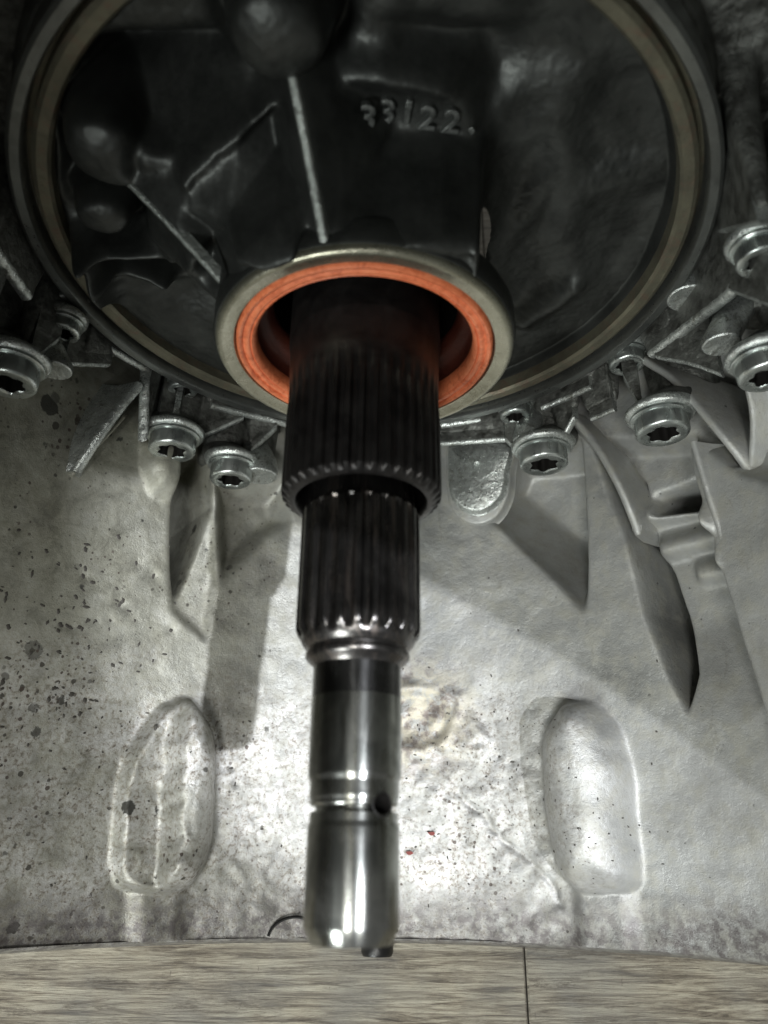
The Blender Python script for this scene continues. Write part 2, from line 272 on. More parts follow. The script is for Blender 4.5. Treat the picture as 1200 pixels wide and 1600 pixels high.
def mat_wood():
    n = NT('worn_wood_laminate'); mp = n.n('ShaderNodeMapping'); mp.inputs['Scale'].default_value = (.055, 1., 1.); n.l(n.co, mp.inputs['Vector'])
    g = n.noise(.40, 11, .76, .8, mp.outputs[0]); g2 = n.noise(1.9, 8, .75, .6, mp.outputs[0]); bigv = n.noise(.02, 4, .6)
    c = n.ramp(g, [(.38, (.09, .075, .06)), (.45, (.27, .235, .18)), (.51, (.44, .395, .31)), (.58, (.60, .555, .44)), (.68, (.66, .62, .51))])
    c = n.mix(n.ramp(g2, [(.50, K3), (.62, (.6,)*3)]), c, (.17, .135, .10))
    c = n.mix(n.ramp(bigv, [(.40, K3), (.60, (.55,)*3)]), c, (.27, .27, .255))
    scr = n.noise(.25, 3, .5, 3.); v = n.math('LESS_THAN', n.math('ABSOLUTE', n.math('SUBTRACT', scr, .5)), .0022)
    mp3 = n.n('ShaderNodeMapping'); mp3.inputs['Scale'].default_value = (1, .2, 1); n.l(n.co, mp3.inputs['Vector']); vs = n.ramp(n.noise(.35, 6, .7, .3, mp3.outputs[0]), [(.68, K3), (.72, (.8,)*3)]); c = n.mix(vs, c, (.10, .075, .07)); c = n.mix(n.math('MULTIPLY', v, .7), c, (.08, .05, .04))
    gr = n.noise(.18, 8, .8, 3., mp.outputs[0]); c = n.mix(n.ramp(gr, [(.52, K3), (.58, (.7,)*3), (.66, K3)]), c, (.10, .082, .065))
    nrm = n.bump(g2, .8, .5); nrm = n.bump(g, .4, .5, nrm)
    return n.out(c, .55, 0., nrm)
def mat_plain(name, c, rough, metal=0., b=.3, sc=1.):
    n = NT(name); f = n.noise(1.2*sc, 5, .7); return n.out(n.ramp(f, [(.3, tuple(x*.7 for x in c)), (.7, tuple(min(1, x*1.25) for x in c))]), rough, metal, n.bump(f, b, .3))
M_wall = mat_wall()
M_cast = mat_cast('bright_cast_aluminium', (.38, .40, .385), (.64, .67, .65), (.22, .38), .8, 1., .35, (.17, .17, .14))
M_cover = mat_cast('dark_pump_cover_casting', (.030, .032, .030), (.062, .065, .061), (.40, .54), .70, .8, .07)
M_worn = mat_cast('cast_digit_metal', (.10, .105, .10), (.20, .21, .20), (.3, .45), .8, 2., .3)
M_shade = mat_cast('shaded_recess_casting', (.045, .045, .040), (.20, .205, .19), (.30, .5), .6, 2., .4)  # dark casting for recesses, their shade put into the colour
M_ridge = mat_cast('highlit_cover_ridge', (.30, .32, .30), (.50, .53, .50), (.28, .45), .8, 2., .35)  # lighter than the cover: the ridges' highlight is put into the colour
M_ring = mat_cast('grey_ring_steel', (.13, .135, .13), (.20, .21, .20), (.25, .4), .85, .6, .15)
M_olive = mat_cast('olive_ring_face', (.10, .095, .07), (.17, .16, .115), (.3, .5), .6, 1., .2, (.17, .11, .08))
M_case = mat_cast('seal_case_steel', (.27, .262, .20), (.40, .39, .31), (.24, .36), .85, .8, .12)
M_rub = mat_rubber()
M_brown = mat_plain('brown_aged_rubber', (.075, .018, .011), .4, 0., .5)
M_bolt = mat_turned('bolt_steel', (.30, .33, .32), (.55, .58, .56), .30, .9, 1.5)
M_sleeve = mat_turned('oil_black_sleeve_steel', (.014, .013, .013), (.034, .032, .031), .40, .7, 1.2)
M_spl = mat_turned('oiled_spline_steel', (.05, .048, .047), (.12, .115, .112), .26, .95, 1.2, (.20, .17, .15))
M_shaft = mat_turned('polished_shaft_steel', (.24, .25, .24), (.46, .47, .45), .24, 1., 3.5, (.13, .125, .09), .75)
M_band = mat_turned('dark_shaft_band', (.08, .08, .08), (.15, .15, .15), .26, 1., 3., None, .75)
M_wood = mat_wood()
M_black = mat_plain('black_rubber', (.012, .012, .012), .35)
M_dark = mat_plain('shaded_bore', (.012, .011, .010), .45, .3)  # near-black: the shade inside bores and sockets is put into the colour

# ---------------------------------------------------------------- bell shape
KS = 135.
def Rw(y): return 118.+(36.-np.minimum(y, 40))*.187
def bell(s, y, h=0.):
    """point on the bell wall: s = arc mm from the bottom, y along the axis, h = height off the wall towards the axis"""
    th = np.asarray(s)/KS; R = Rw(np.asarray(y))-h; t = np.clip((36.-np.asarray(y))/187., 0, 1)
    up = np.clip(-np.cos(th), 0, 1); k = 1+.45*t*(up > 0)
    return np.stack([R*np.sin(th), np.asarray(y)+0*R, -R*np.cos(th)*k], -1)
def relief(s, y):
    """height of the cast wall's pads, pockets and grooves"""
    H = 0*s; s0, y0 = s, y; wob = fbm(s, y, 14, 3)*1.0; sw, yw = s+wob, y+fbm(s, y, 14, 9)*1.0
    H += fbm(s, y, 60, 21)*2.2+fbm(s, y, 9, 5)*.45
    mouth = sstep(-40, -100, y); H += mouth*sstep(95, 60, np.abs(s))*(fbm(s, y, 4.5, 11)*.8+fbm(s, y, 1.6, 15, 2)*.22)
    # right pad: a long rounded bump
    sm = lambda P_: [(v.x, v.y) for v in resample([(*q_, 0) for q_ in P_]+[(*P_[0], 0)], 3.)]
    d = polyd(sw, yw, sm(G['padR'])); H += 19*np.sqrt(np.clip(1-(1-np.clip(d/14., 0, 1))**2, 0, 1))*(d > 0)
    # left pad: flat left half with a crisp edge, rounded right half
    d = polyd(sw, yw, sm(G['padL'])); hr = 17*np.sqrt(np.clip(1-(1-np.clip(d/10., 0, 1))**2, 0, 1))*(d > 0)
    lf = sstep(-68, -73, s+fbm(s, y, 12, 31)*4+(y+100)*.06)
    H += hr*(1-lf)+lf*sstep(-.2, 1.6, d)*(6.5+fbm(s, y, 9, 33)*1.4)
    dl = lined(s, y, [G['padL'][k] for k in (11, 10, 9, 8)]); H += 1.6*np.exp(-(dl/.9)**2)
    d = np.hypot((s+66)/1.2, y+128); H += 2.4*np.exp(-(d/4.)**2)
    for k in ('chL', 'chR'):
        d = polyd(sw, yw, G[k]); H += 3.2*sstep(-2.5, 3.5, d)
    # triangular pockets either side of the tab
    d = polyd(s, y, G['triR']); a, b = G['triRsoft']; nx, ny = (b[1]-a[1]), -(b[0]-a[0]); L = math.hypot(nx, ny)
    q = np.abs(((s-a[0])*nx+(y-a[1])*ny)/L); H -= np.minimum(q*1.3, 26)*sstep(-.8, 1.6, d)
    d = polyd(s, y, G['triL']); H -= 11*sstep(-1, 9, d)
    # long groove on the right, shallow on its right side and deep on its left
    d = polyd(s, y, G['grvR']); H -= 10*sstep(-1, 3, d)*sstep(-88, -45, y)
    d = polyd(s, y, G['raiseR']); H += 7*sstep(-1.5, 2.5, d)*(1-sstep(20, 45, d))
    d = polyd(s, y, G['cave']); H -= 20*sstep(-.5, 3, d)
    for i, Lg in enumerate(G['ledges']):
        (x0, y0), (x1, y1) = Lg; yy = y-(y0+(y1-y0)*(s-x0)/(x1-x0)); ins = sstep(x0-2, x0+1, s)*sstep(x1+4, x1+1, s)
        H += (6.6-i*.9)*ins*sstep(-.9, .5, yy)*sstep(11, 3, yy)
    # slot on the left
    d = polyd(s, y, G['slot']); H -= 3.*sstep(-.4, 2.5, d)
    d = polyd(s, y, G['bossL']); H += 8*np.sqrt(np.clip(1-(1-np.clip(d/8., 0, 1))**2, 0, 1))*(d > 0)
    # broken patch of old sealant in the middle
    d = polyd(s+fbm(s, y, 7, 41)*5, y+fbm(s, y, 7, 44)*5, G['patch']); H += sstep(-.4, 1.2, d)*(1.3+fbm(s, y, 5, 47)*2.4)
    q = np.hypot((s-18)/15, (y+74)/11); H -= 2.2*sstep(1.05, .8, q)
    q = lined(s+fbm(s, y, 5, 51)*2, y+fbm(s, y, 5, 52)*2, G['crack']); H -= 1.7*np.exp(-(q/.8)**2)
    for (px, py, rr) in G['pits']:
        q = np.hypot(s-px, y-py)/(rr*.17); H -= 1.3*np.exp(-q**2*1.2)
    return H
box = thing('gearbox', 'gearbox with open cast aluminium bell housing, splined shaft and orange shaft seal', 'gearbox')
# visible lower wall, finely gridded
s1 = np.linspace(-205, 205, 760); y1 = np.linspace(58, -151.5, 400)
Sg, Yg = np.meshgrid(s1, y1, indexing='ij'); Hg = relief(Sg, Yg)
def blur(A, sg):
    k = np.exp(-.5*(np.arange(-int(3*sg), int(3*sg)+1)/sg)**2); k /= k.sum(); w = len(k)//2
    for ax in (0, 1):
        B = np.pad(A, [(w, w) if i == ax else (0, 0) for i in (0, 1)], mode='edge'); A = sum(kk*np.take(B, np.arange(i, i+A.shape[ax]), ax) for i, kk in enumerate(k))
    return A
Hb = blur(Hg, 1.7); mb = sstep(-75, -100, Yg)*.75*(1-sstep(2, 6, np.abs(Hg-Hb))); Hg = blur(Hg*mb+Hb*(1-mb), .8)
Sw = Sg+fbm(Sg, Yg, 30, 97)*.8
Hg -= 52*sstep(-.6, 5., polyd(Sw, Yg, G['grvD']))*sstep(-84, -66, Yg)+46*sstep(-.6, 4.6, polyd(Sw, Yg, G['slotD']))*sstep(-40, -14, Yg)+40*sstep(-1, 4, polyd(Sw, Yg, G['cavR'])); Hg = blur(Hg, .7)
Hg *= sstep(-205, -198, Sg)*sstep(205, 198, Sg)
P = bell(Sg, Yg, Hg)
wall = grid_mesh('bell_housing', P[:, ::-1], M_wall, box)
wall['label'] = 'pale cast aluminium bell wall with pads, pockets and dirt specks'
# upper wall, coarse; outer skin; mouth lip
s2 = np.linspace(205, 2*math.pi*KS-205, 140); y2 = np.linspace(58, -151.5, 30)
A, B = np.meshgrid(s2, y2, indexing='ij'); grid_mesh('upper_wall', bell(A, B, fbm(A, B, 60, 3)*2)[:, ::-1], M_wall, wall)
s3 = np.linspace(0, 2*math.pi*KS, 361); lip = []
for h, dy in ((0, 0), (-.3, -.5), (-1.2, -.8), (-6, -2), (-7, -1), (-7, 10), (-7, 22)):
    lip.append(bell(s3, np.full_like(s3, -151.5)+dy, h if dy < 3 else h+(dy*.187 if dy < 188 else 188*.187)-dy*.187))
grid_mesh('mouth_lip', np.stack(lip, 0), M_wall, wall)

# back plate round the pump cover
def ann(name, prof, mat, parent, n=240): return lathe(name, prof, mat, parent, n, ang=30)
RA, AA = np.meshgrid(np.linspace(96.4, 132, 90), np.linspace(0, 2*math.pi, 1441), indexing='ij'); XA, ZA = RA*np.sin(AA), -RA*np.cos(AA)
YA = 55+fbm(XA, ZA, 9, 101)*2.
for l in G['webs']:
    for a_, b_ in zip(l[:-1], l[1:]):
        d, t = segd(XA, ZA, (a_[0], a_[2]), (b_[0], b_[2])); top = a_[1]+(b_[1]-a_[1])*t
        YA = np.minimum(YA, 55-(55-top-5)*np.exp(-(np.maximum(d-1, 0)/3.4)**2))
for x, y, z, R in G['bolts']+G['studs']:
    L = math.hypot(x, z); o_ = 14 if y < 25 else 1; kr = (1.75, 1.1) if y < 25 else (2.1, 1.25); d = np.hypot(XA-x*(1+o_/L), ZA-z*(1+o_/L)); YA = np.minimum(YA, 55-(55-y-R*.8-7)*sstep(R*kr[0], R*kr[1], d))
for x, y, z, R in G['bolts']+G['studs']:
    if y > 20: d = np.hypot(XA-x, ZA-z); YA = np.maximum(YA, np.where(d < R*1.9, (y+R*1.0+2.5)*sstep(R*1.9, R*1.5, d), -99))
YA = np.where(RA < 99, YA+(44-YA)*sstep(99, 97, RA), YA)+fbm(XA, ZA, 3, 105)*.5
grid_mesh('flange_web_casting', np.stack([XA, YA, ZA], -1)[:, ::-1], M_shade, wall)
ann('back_plate', [(95, 34.6), (95.5, 58), (107, 58), (140, 58)], M_shade, wall)

def web(name, pts, t, mat, parent, yback=53., m=8, side=None):
    yb = yback
    """a cast rib: rounded crest along pts (x,y,z), sides running back along the axis"""
    C = resample(pts, 1.5); V = []; F = []; N = len(C); prof = []
    for k in range(m+1):
        a = math.pi*k/m; prof.append((t/2*math.cos(a), -t/2*math.sin(a)))
    for i, c in enumerate(C):
        d = (C[min(i+1, N-1)]-C[max(i-1, 0)]); d = Vector((d.x, 0, d.z)).normalized() if Vector((d.x, 0, d.z)).length > 1e-6 else Vector((1, 0, 0))
        l = Vector((-d.z, 0, d.x)); e = .35*math.sin(i*1.7)*.25
        if yb is None: yback = c.y+3.5
        ring = [c+l*(t/2+.6)+Vector((0, yback-c.y, 0))]+[c+l*(u*(1+e*.3))+Vector((0, v+t/2+e, 0)) for u, v in prof]+[c-l*(t/2+.6)+Vector((0, yback-c.y, 0))]
        V += ring
    m2 = m+3
    for i in range(N-1):
        for k in range(m2-1): F.append((i*m2+k, (i+1)*m2+k, (i+1)*m2+k+1, i*m2+k+1))
    F.append(tuple(range(m2))); F.append(tuple((N-1)*m2+k for k in range(m2))[::-1])
    o = mesh(name, V, F, mat, parent)
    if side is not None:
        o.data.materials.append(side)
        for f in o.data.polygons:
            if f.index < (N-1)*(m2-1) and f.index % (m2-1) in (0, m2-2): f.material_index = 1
    return auto_smooth(o, 50)
def fin(name, pts, t, mat, parent, m=6, steep=False):
    """a gusset standing on the wall: crest given by (s, y, h)"""
    C = resample(pts, 2.); V = []; F = []; N = len(C); m2 = m+5
    for i, c in enumerate(C):
        d = C[min(i+1, N-1)]-C[max(i-1, 0)]; L = math.hypot(d.x, d.y); l = (-d.y/L, d.x/L); h = max(c.z, .4); tt = min(t, h*1.2+1)
        fr = (.3, -34) if steep else (h*.45+2, -9)
        row = [(c.x+l[0]*(tt/2+fr[0]), c.y+l[1]*(tt/2+fr[0]), fr[1]), (c.x+l[0]*(tt/2+h*.12), c.y+l[1]*(tt/2+h*.12), h*.3)]
        for k in range(m+1):
            a = math.pi*k/m; u = tt/2*math.cos(a); row.append((c.x+l[0]*u, c.y+l[1]*u, h-tt/2+tt/2*math.sin(a)))
        row.append((c.x-l[0]*(tt/2+h*.12), c.y-l[1]*(tt/2+h*.12), h*.3)); row.append((c.x-l[0]*(tt/2+h*.45+2), c.y-l[1]*(tt/2+h*.45+2), -9))
        for r in row: V.append(bell(r[0], r[1], r[2]))
    for i in range(N-1):
        for k in range(m2-1): F.append((i*m2+k, (i+1)*m2+k, (i+1)*m2+k+1, i*m2+k+1))
    F.append(tuple(range(m2))); F.append(tuple((N-1)*m2+k for k in range(m2))[::-1])
    return auto_smooth(mesh(name, V, F, mat, parent), 50)
wt = [2.6, 2.4, 2.6, 2.4, 3.6, 5, 2, 2.6, 2.2, 3.2, 1.8, 3., 3, 3, 3, 3, 2.2, 2, 2, 2.4, 3, 3]
for l, t in zip(G['webs'], wt): web('web', l, t*1.25, M_cast, wall, side=M_shade)  # rib sides take the dark casting, shade put into the colour
for l, t in zip(G['fins'], [4.6, 1.8, 3.2, 3.6, 2.6, 2.2]): fin('gusset', l, t, M_wall if l[0][1] > 35 or l is not G['fins'][0] else M_cast, wall, steep=l in (G['fins'][2], G['fins'][3]))

# ---------------------------------------------------------------- bolts, bosses, studs
def torx(k, a, R, y):
    return R*(1+.16*math.cos(6*a)) if k >= 6 else R
def bossm(R, x, y, z, y0):
    """boss body that leans outwards, away from the axis, as it runs back into the housing"""
    L = math.hypot(x, z); ux, uz = x/L, z/L
    b = lathe('boss', [(R*.98, y0), (R*1.17, y0), (R*1.26, y0+.6), (R*1.30, y0+1.8), (R*1.30, y0+3.2), (R*1.25, y0+7), (R*1.1, y0+12), (R*1.0, y0+18), (R*1.15, 62-y)], M_cast, wall, 48, loc=(x, y, z))
    b.data.materials.append(M_shade)
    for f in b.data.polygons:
        if f.center.y > y0+4.5: f.material_index = 1  # boss body darker behind its face, shade put into the colour
    for v in b.data.vertices:
        k = min(max(v.co.y-y0-2, 0)*1.3, 15 if y < 30 else 3); v.co.x += ux*k; v.co.z += uz*k
def bolt(x, y, z, R, rot):
    o = bpy.data.objects.new('bolt', None); col.objects.link(o); o.parent = box; o.location = (x, y, z)
    hl = R*(.62+.2*random.random())
    hd = lathe('head', [(R*.97, hl+2), (R*.98, .9), (R*.93, .25), (R*.86, 0), (R*.64, .05), (R*.58, .2), (R*.54, .5)], M_bolt, o, 48, lambda k, a, r_, y_: r_*(1+.13*math.cos(6*a)) if k >= 5 else r_, ang=55)
    sk = lathe('socket', [(R*.54, .5), (R*.52, R*.6), (.01, R*.65)], M_dark, o, 48, lambda k, a, r_, y_: r_*(1+.13*math.cos(6*a)), ang=55)
    hd.rotation_euler = (0, rot, 0); sk.rotation_euler = (0, rot, 0)
    lathe('washer', [(R*.9, hl), (R*1.08, hl), (R*1.12, hl+.25), (R*1.12, hl+1.2), (R*.9, hl+1.2)], M_bolt, o, 48)
    bossm(R, x, y, z, hl+1.2)
for i, (x, y, z, R) in enumerate(G['bolts']): bolt(x, y, z, R, i*1.37)
for x, y, z, R in G['studs']:
    b = lathe('ejector_stud', [(.01, .3), (R*.5, .18), (R*.93, 0), (R, .35), (R*1.03, 2), (R*1.06, 10), (R*.95, 18), (R*.95, 55-y)], M_cast, wall, 40, loc=(x, y, z))
    L = math.hypot(x, z)
    for v in b.data.vertices:
        k = min(max(v.co.y-4, 0)*.8, 12 if y < 30 else 2); v.co.x += x/L*k; v.co.z += z/L*k

# rounded tab standing on the wall beside the sleeve
def slab(name, poly, h0, h1, bev, mat, parent, tilt=None):
    P = []; n = len(poly); cx = sum(p[0] for p in poly)/n; cy = sum(p[1] for p in poly)/n
    Q = resample([(*p, 0) for p in poly]+[(*poly[0], 0)], 1.5)[:-1]; n = len(Q); rings = []
    for ins, h in ((-1.2, h0), (-.2, h0+.8), (0, h1-bev), (bev*.35, h1-bev*.35), (bev, h1)):
        ring = []
        for q in Q:
            d = Vector((cx-q.x, cy-q.y, 0)); d.normalize(); ring.append((q.x+d.x*ins, q.y+d.y*ins, h))
        rings.append(ring)
    V = []; F = []
    for ring in rings:
        for (a, b, c) in ring: V.append(bell(a, b, c+(tilt(a, b) if tilt and c > h0+1 else 0)))
    for i in range(len(rings)-1):
        for k in range(n): F.append((i*n+k, i*n+(k+1) % n, (i+1)*n+(k+1) % n, (i+1)*n+k))
    V.append(bell(cx, cy, h1+(tilt(cx, cy) if tilt else 0))); c0 = len(V)-1; b0 = (len(rings)-1)*n
    for k in range(n): F.append((b0+k, b0+(k+1) % n, c0))
    return auto_smooth(mesh(name, V, F, mat, parent), 45)
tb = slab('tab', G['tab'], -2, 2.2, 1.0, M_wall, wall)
slab('tab_pad', G['tabf'], 2.0, 5.4, .8, M_cast, wall, tilt=lambda a, b: -.03*(b-4))
# cast marks on the tab
for (a, b) in (((58, 18), (63, 19)), ((57.5, 13.5), (63, 14.5)), ((52, 24), (55, 24.4))):
    C = resample([(a[0], a[1], 0), ((a[0]+b[0])/2, (a[1]+b[1])/2+.8, 0), (b[0], b[1], 0)], .8)
    fin('cast_mark', [(c.x, c.y, 5.9) for c in C], .8, M_cast, wall)

# ---------------------------------------------------------------- pump cover
cov = bpy.data.objects.new('pump_cover', None); col.objects.link(cov); cov.parent = box
cov['label'] = 'dark round cast pump cover with ribs, pockets and cast digits'
ann('outer_ring', [(92.6, 40), (92.8, 35.2), (93.4, 34.2), (95.6, 34.0), (96.6, 34.6), (96.9, 36), (96.9, 53)], M_ring, cov)
ann('inner_ring', [(86.0, 41), (86.4, 37.2), (87.2, 36.3), (89.8, 36.1), (91.0, 36.8), (91.4, 40.5), (92.7, 40.6)], M_olive, cov)
xs = np.linspace(-88, 88, 620); X, Z = np.meshgrid(xs, xs, indexing='ij'); r = np.hypot(X, Z)
Xw = X+fbm(X, Z, 24, 61)*2.; Zw = Z+fbm(X, Z, 24, 67)*2.
Yc = 40+fbm(X, Z, 30, 71)*2.
for k in ('plateau', 'plateL'): Yc -= 4.*sstep(-3, 3, polyd(Xw, Zw, G[k]))
for i, pk in enumerate(G['pockets']): Yc = np.maximum(Yc, Yc+(16 if i < 4 else 11)*sstep(-3, 9, polyd(Xw, Zw, pk)))
an = np.arctan2(Z, X); Yc += 6*sstep(43, 50, r)*sstep(80, 66, r)*sstep(-5, -25, Z)*(.55+.45*np.cos(an*9))
for l, w, h in zip(G['ridges'], (3.2, 3, 3, 3, 3.2, 3.2, 4, 3, 4.5, 3, 3.6, 6, 6), (5, 5, 3.5, 3, 6, 7, 8, 7, 8, 6, 7, 9, 9)):
    Yc -= h*np.exp(-(lined(Xw, Zw, l)/w)**2)*np.where(X > 32, .45, 1)
for x, z, y, R in G['cbosses']:
    q = np.hypot(Xw-x, Zw-z)/(R*1.25); dome = np.where(q < 1, y-5+R*.8*(1-np.sqrt(np.clip(1-q*q, 0, 1))), 90)
    Yc = np.where(q < 1.0, np.minimum(Yc, dome), Yc+4*np.exp(-((q-1.1)/.25)**2))
Yc = blur(Yc, 3.0)
for k in ('rib1', 'rib2'):
    p_, q_ = G[k]; d, t = segd(X, Z, (p_[0], p_[2]), (q_[0], q_[2])); yr = p_[1]+(q_[1]-p_[1])*t
    Yc = np.minimum(Yc, yr+1.3+np.clip(d-1.2, 0, 99)*(1.15 if k == 'rib2' else 2.2))
coneY = 12+np.clip(r-41, 0, 60)*.95+8*sstep(.28, .62, np.abs(np.arctan2(Z-2, X+20)-2.55))**2*2
Yc = np.where((r < 62) & (X < -20) & (Z > 5), np.minimum(Yc, coneY+14*sstep(-3, 6, polyd(Xw, Zw, G['pockets'][2]))), Yc)
Yc = blur(Yc, 2.6); kx = sstep(26, 40, X); Yc = Yc*(1-kx)+(46+(Yc-46)*.28)*kx
body = sstep(-1.6, 1.6, polyd(X+fbm(X, Z, 10, 83)*.8, Z+fbm(X, Z, 10, 85)*.8, [(-37, 18), (-31, 34), (-20, 40.8), (18, 41.2), (27.5, 38.5), (31, 5), (36, -10), (30, -34), (-30, -34), (-38, -10)]))
Yc = Yc*(1-body)+(2.6+np.clip(r-39.5, 0, 9)*.9+.3*fbm(X, Z, 20, 81))*body
for i, (w, h) in {0: (2.2, 4.5), 1: (2., 4), 3: (1.8, 2.2), 4: (1.7, 2.6), 5: (2.2, 5), 6: (2., 4), 7: (2.2, 4.5), 9: (2.4, 3.5), 11: (3.5, 3)}.items():
    Yc -= h*np.exp(-(lined(X+fbm(X, Z, 8, 93)*1.2, Z+fbm(X, Z, 8, 95)*1.2, G['ridges'][i])/w)**2)
for i, dp in ((2, 15), (3, 20), (9, 9)): Yc += dp*sstep(-4, 9, polyd(Xw, Zw, G['pockets'][i]))
Yc = blur(Yc, 1.5)+fbm(X, Z, 2.2, 91, 2)*.22
Yc += sstep(84.5, 86.5, r)*(40.5-Yc)
keep = ((r < 88) & (r > 36)).ravel()
grid_mesh('cover_casting', np.stack([X, Yc, Z], -1), M_cover, cov, keep=keep)
for k, t in (('rib1', 2.2), ('rib2', 1.9)):
    a, b = G[k]; web('rib', [a, [(a[i]+b[i])/2+(0, .5, 0)[i] for i in range(3)], b], t, M_ridge, cov, yback=None)
def text_part(txt, size, loc, rot_y, mat, parent, name, depth=.7, sx=1.):
    cu = bpy.data.curves.new(name, 'FONT'); cu.body = txt; cu.size = size; cu.extrude = depth; cu.bevel_depth = .28; cu.align_x = 'CENTER'; cu.align_y = 'CENTER'; cu.resolution_u = 3
    o = bpy.data.objects.new(name, cu); col.objects.link(o); dg = bpy.context.evaluated_depsgraph_get()
    me = bpy.data.meshes.new_from_object(o.evaluated_get(dg)); bpy.data.objects.remove(o)
    o = link(name, me, parent, mat, False); o.location = loc; o.rotation_euler = Matrix.Rotation(rot_y, 3, 'Y').to_4x4().to_euler() if False else (math.radians(90), rot_y, 0); o.scale = (sx, 1, 1)
    return o
for ch, (x, z) in zip('33122,', G['digits']):
    text_part(ch, 8.6, (x, float(Yc[int(round((x+88)/176*619)), int(round((z+88)/176*619))])-.6, z), math.radians(6), M_worn, cov, 'cast_digit')
text_part('3', 6.5, (G['name3'][0], 36.4, G['name3'][1]), math.radians(-20), M_ridge, cov, 'cast_digit')
lathe('emblem_circle', [(6.2, 1.5), (6.3, 0), (7.2, -.2), (7.5, 1.5)], M_cover, cov, 40, loc=(G['name3'][0]-1, 36.6, G['name3'][1]))

lathe('seal_collar', [(39.6, 2.0), (40.5, 2.2), (40.9, 3), (41.0, 9), (40.4, 10.5), (36, 11)], M_cover, cov, 128)
# ---------------------------------------------------------------- seal, sleeve, shaft
sl = bpy.data.objects.new('oil_seal', None); col.objects.link(sl); sl.parent = box
sl['label'] = 'round shaft seal, steel case with orange rubber lip'
lathe('seal_case', [(38.2, 8), (40.2, 3), (40.2, 1.2), (39.7, .4), (39.0, .1), (38.2, .3), (36.0, 1.1), (35.4, 1.1), (35.1, 2.2), (34.9, 6)], M_case, sl, 160)
lathe('rubber_lip', [(35.0, 3.2), (34.7, 1.1), (34.1, .5), (33.4, .7), (33.0, 1.5), (32.6, 1.5), (32.1, .9), (31.3, 1.0), (31.0, 1.6), (30.6, 1.2), (30.0, 1.7), (29.5, 2.8), (29.4, 5), (29.8, 6)], M_rub, sl, 160, ang=60)
lathe('inner_lip', [(29.9, 5.8), (30.2, 8.5), (29.2, 10.5), (27.6, 11.5), (26.6, 12.8), (25.9, 14.2), (25.7, 16), (26.6, 17.5)], M_brown, sl, 160, ang=60)
lathe('seal_cavity', [(26.4, 16.5), (31.5, 18), (31.5, 44), (15, 44)], M_dark, sl, 96)
NT1 = 38
def spl1(k, a, R, y):
    if not (-44.6 < y < -9): return R
    t = sstep(-9, -14, y); c = math.cos(NT1*a); tooth = max(-1, min(1, c*2.6)); return R+t*tooth*.62*(1 if y > -43.6 else .4)
ys = [-9-1.0*i for i in range(34)]
prof = [(20.6, 44), (20.6, 2), (20.5, 1), (20.2, .2), (20.0, -7)]+[(19.55+.45*max(0, 1-(-9-y)/7), y) for y in ys]+[(19.4, -42.9), (18.3, -44.0), (17.5, -44.3), (16.6, -44.4), (16.2, -44.0), (16.0, -42), (16.0, 0)]
def spl1m(k, a, R, y):
    if k < 5 or k >= 5+len(ys)+1: return R
    t = float(1-sstep(-24, -9, y)) if y > -24 else 1.; c = math.cos(NT1*a); tooth = max(-1, min(1, c*2.2)); return R+t*tooth*.5*(1 if R > 19.4 else .95)
sv = lathe('stator_sleeve', prof, M_sleeve, box, NT1*12, spl1m, ang=42); sv['label'] = 'black oily hollow sleeve with fine splines round the shaft'
sh = bpy.data.objects.new('input_shaft', None); col.objects.link(sh); sh.parent = box; sh['label'] = 'steel input shaft, splined above and polished at its free end'
NT2 = 22
p2 = [(13.2, 20), (13.2, -46), (13.9, -47.4)]+[(13.9, -48-i*1.5) for i in range(20)]+[(13.8, -77.6), (13.5, -78.6), (13.3, -79.2), (12.9, -80.2), (12.3, -80.9)]
def spl2m(k, a, R, y):
    if k < 3 or R < 13.45: return R
    c = math.cos(NT2*a); tooth = max(-1, min(1, c*2.)); return R+tooth*.55*(1 if R > 13.7 else .4)
lathe('spline', p2, M_spl, sh, NT2*14, spl2m, ang=42)
lathe('collar', [(12.3, -80.9), (12.0, -81.4), (11.6, -81.6), (11.5, -82.1), (11.9, -82.6), (11.9, -83.4), (11.3, -84.2), (10.4, -84.9), (9.95, -85.6)], M_spl, sh, 96)
lathe('shaft_band', [(9.95, -85.6), (9.95, -92.5)], M_band, sh, 96)
def holed(k, a, R, y): return R
jn = lathe('journal', [(9.98, -92.5), (10.02, -93), (10.02, -108.6), (9.9, -109.2), (9.55, -109.9)]+[(9.52, -110.2-.3*i) for i in range(10)]+[(9.5, -113.2), (9.4, -113.5), (9.32, -113.8), (9.3, -114.1), (9.3, -114.4), (9.2, -114.7), (9.0, -114.9), (8.2, -115.0), (8.2, -115.4), (8.2, -115.9), (9.0, -116.0), (9.3, -116.3)]+[(9.3, -116.5-.3*i) for i in range(6)]+[(9.55, -118.7), (9.62, -119.2), (9.62, -137.0), (9.5, -137.4), (8.3, -140.0), (8.0, -140.3), (3.2, -140.5), (2.6, -136.5), (.01, -135.5)], M_shaft, sh, 224, ang=30)
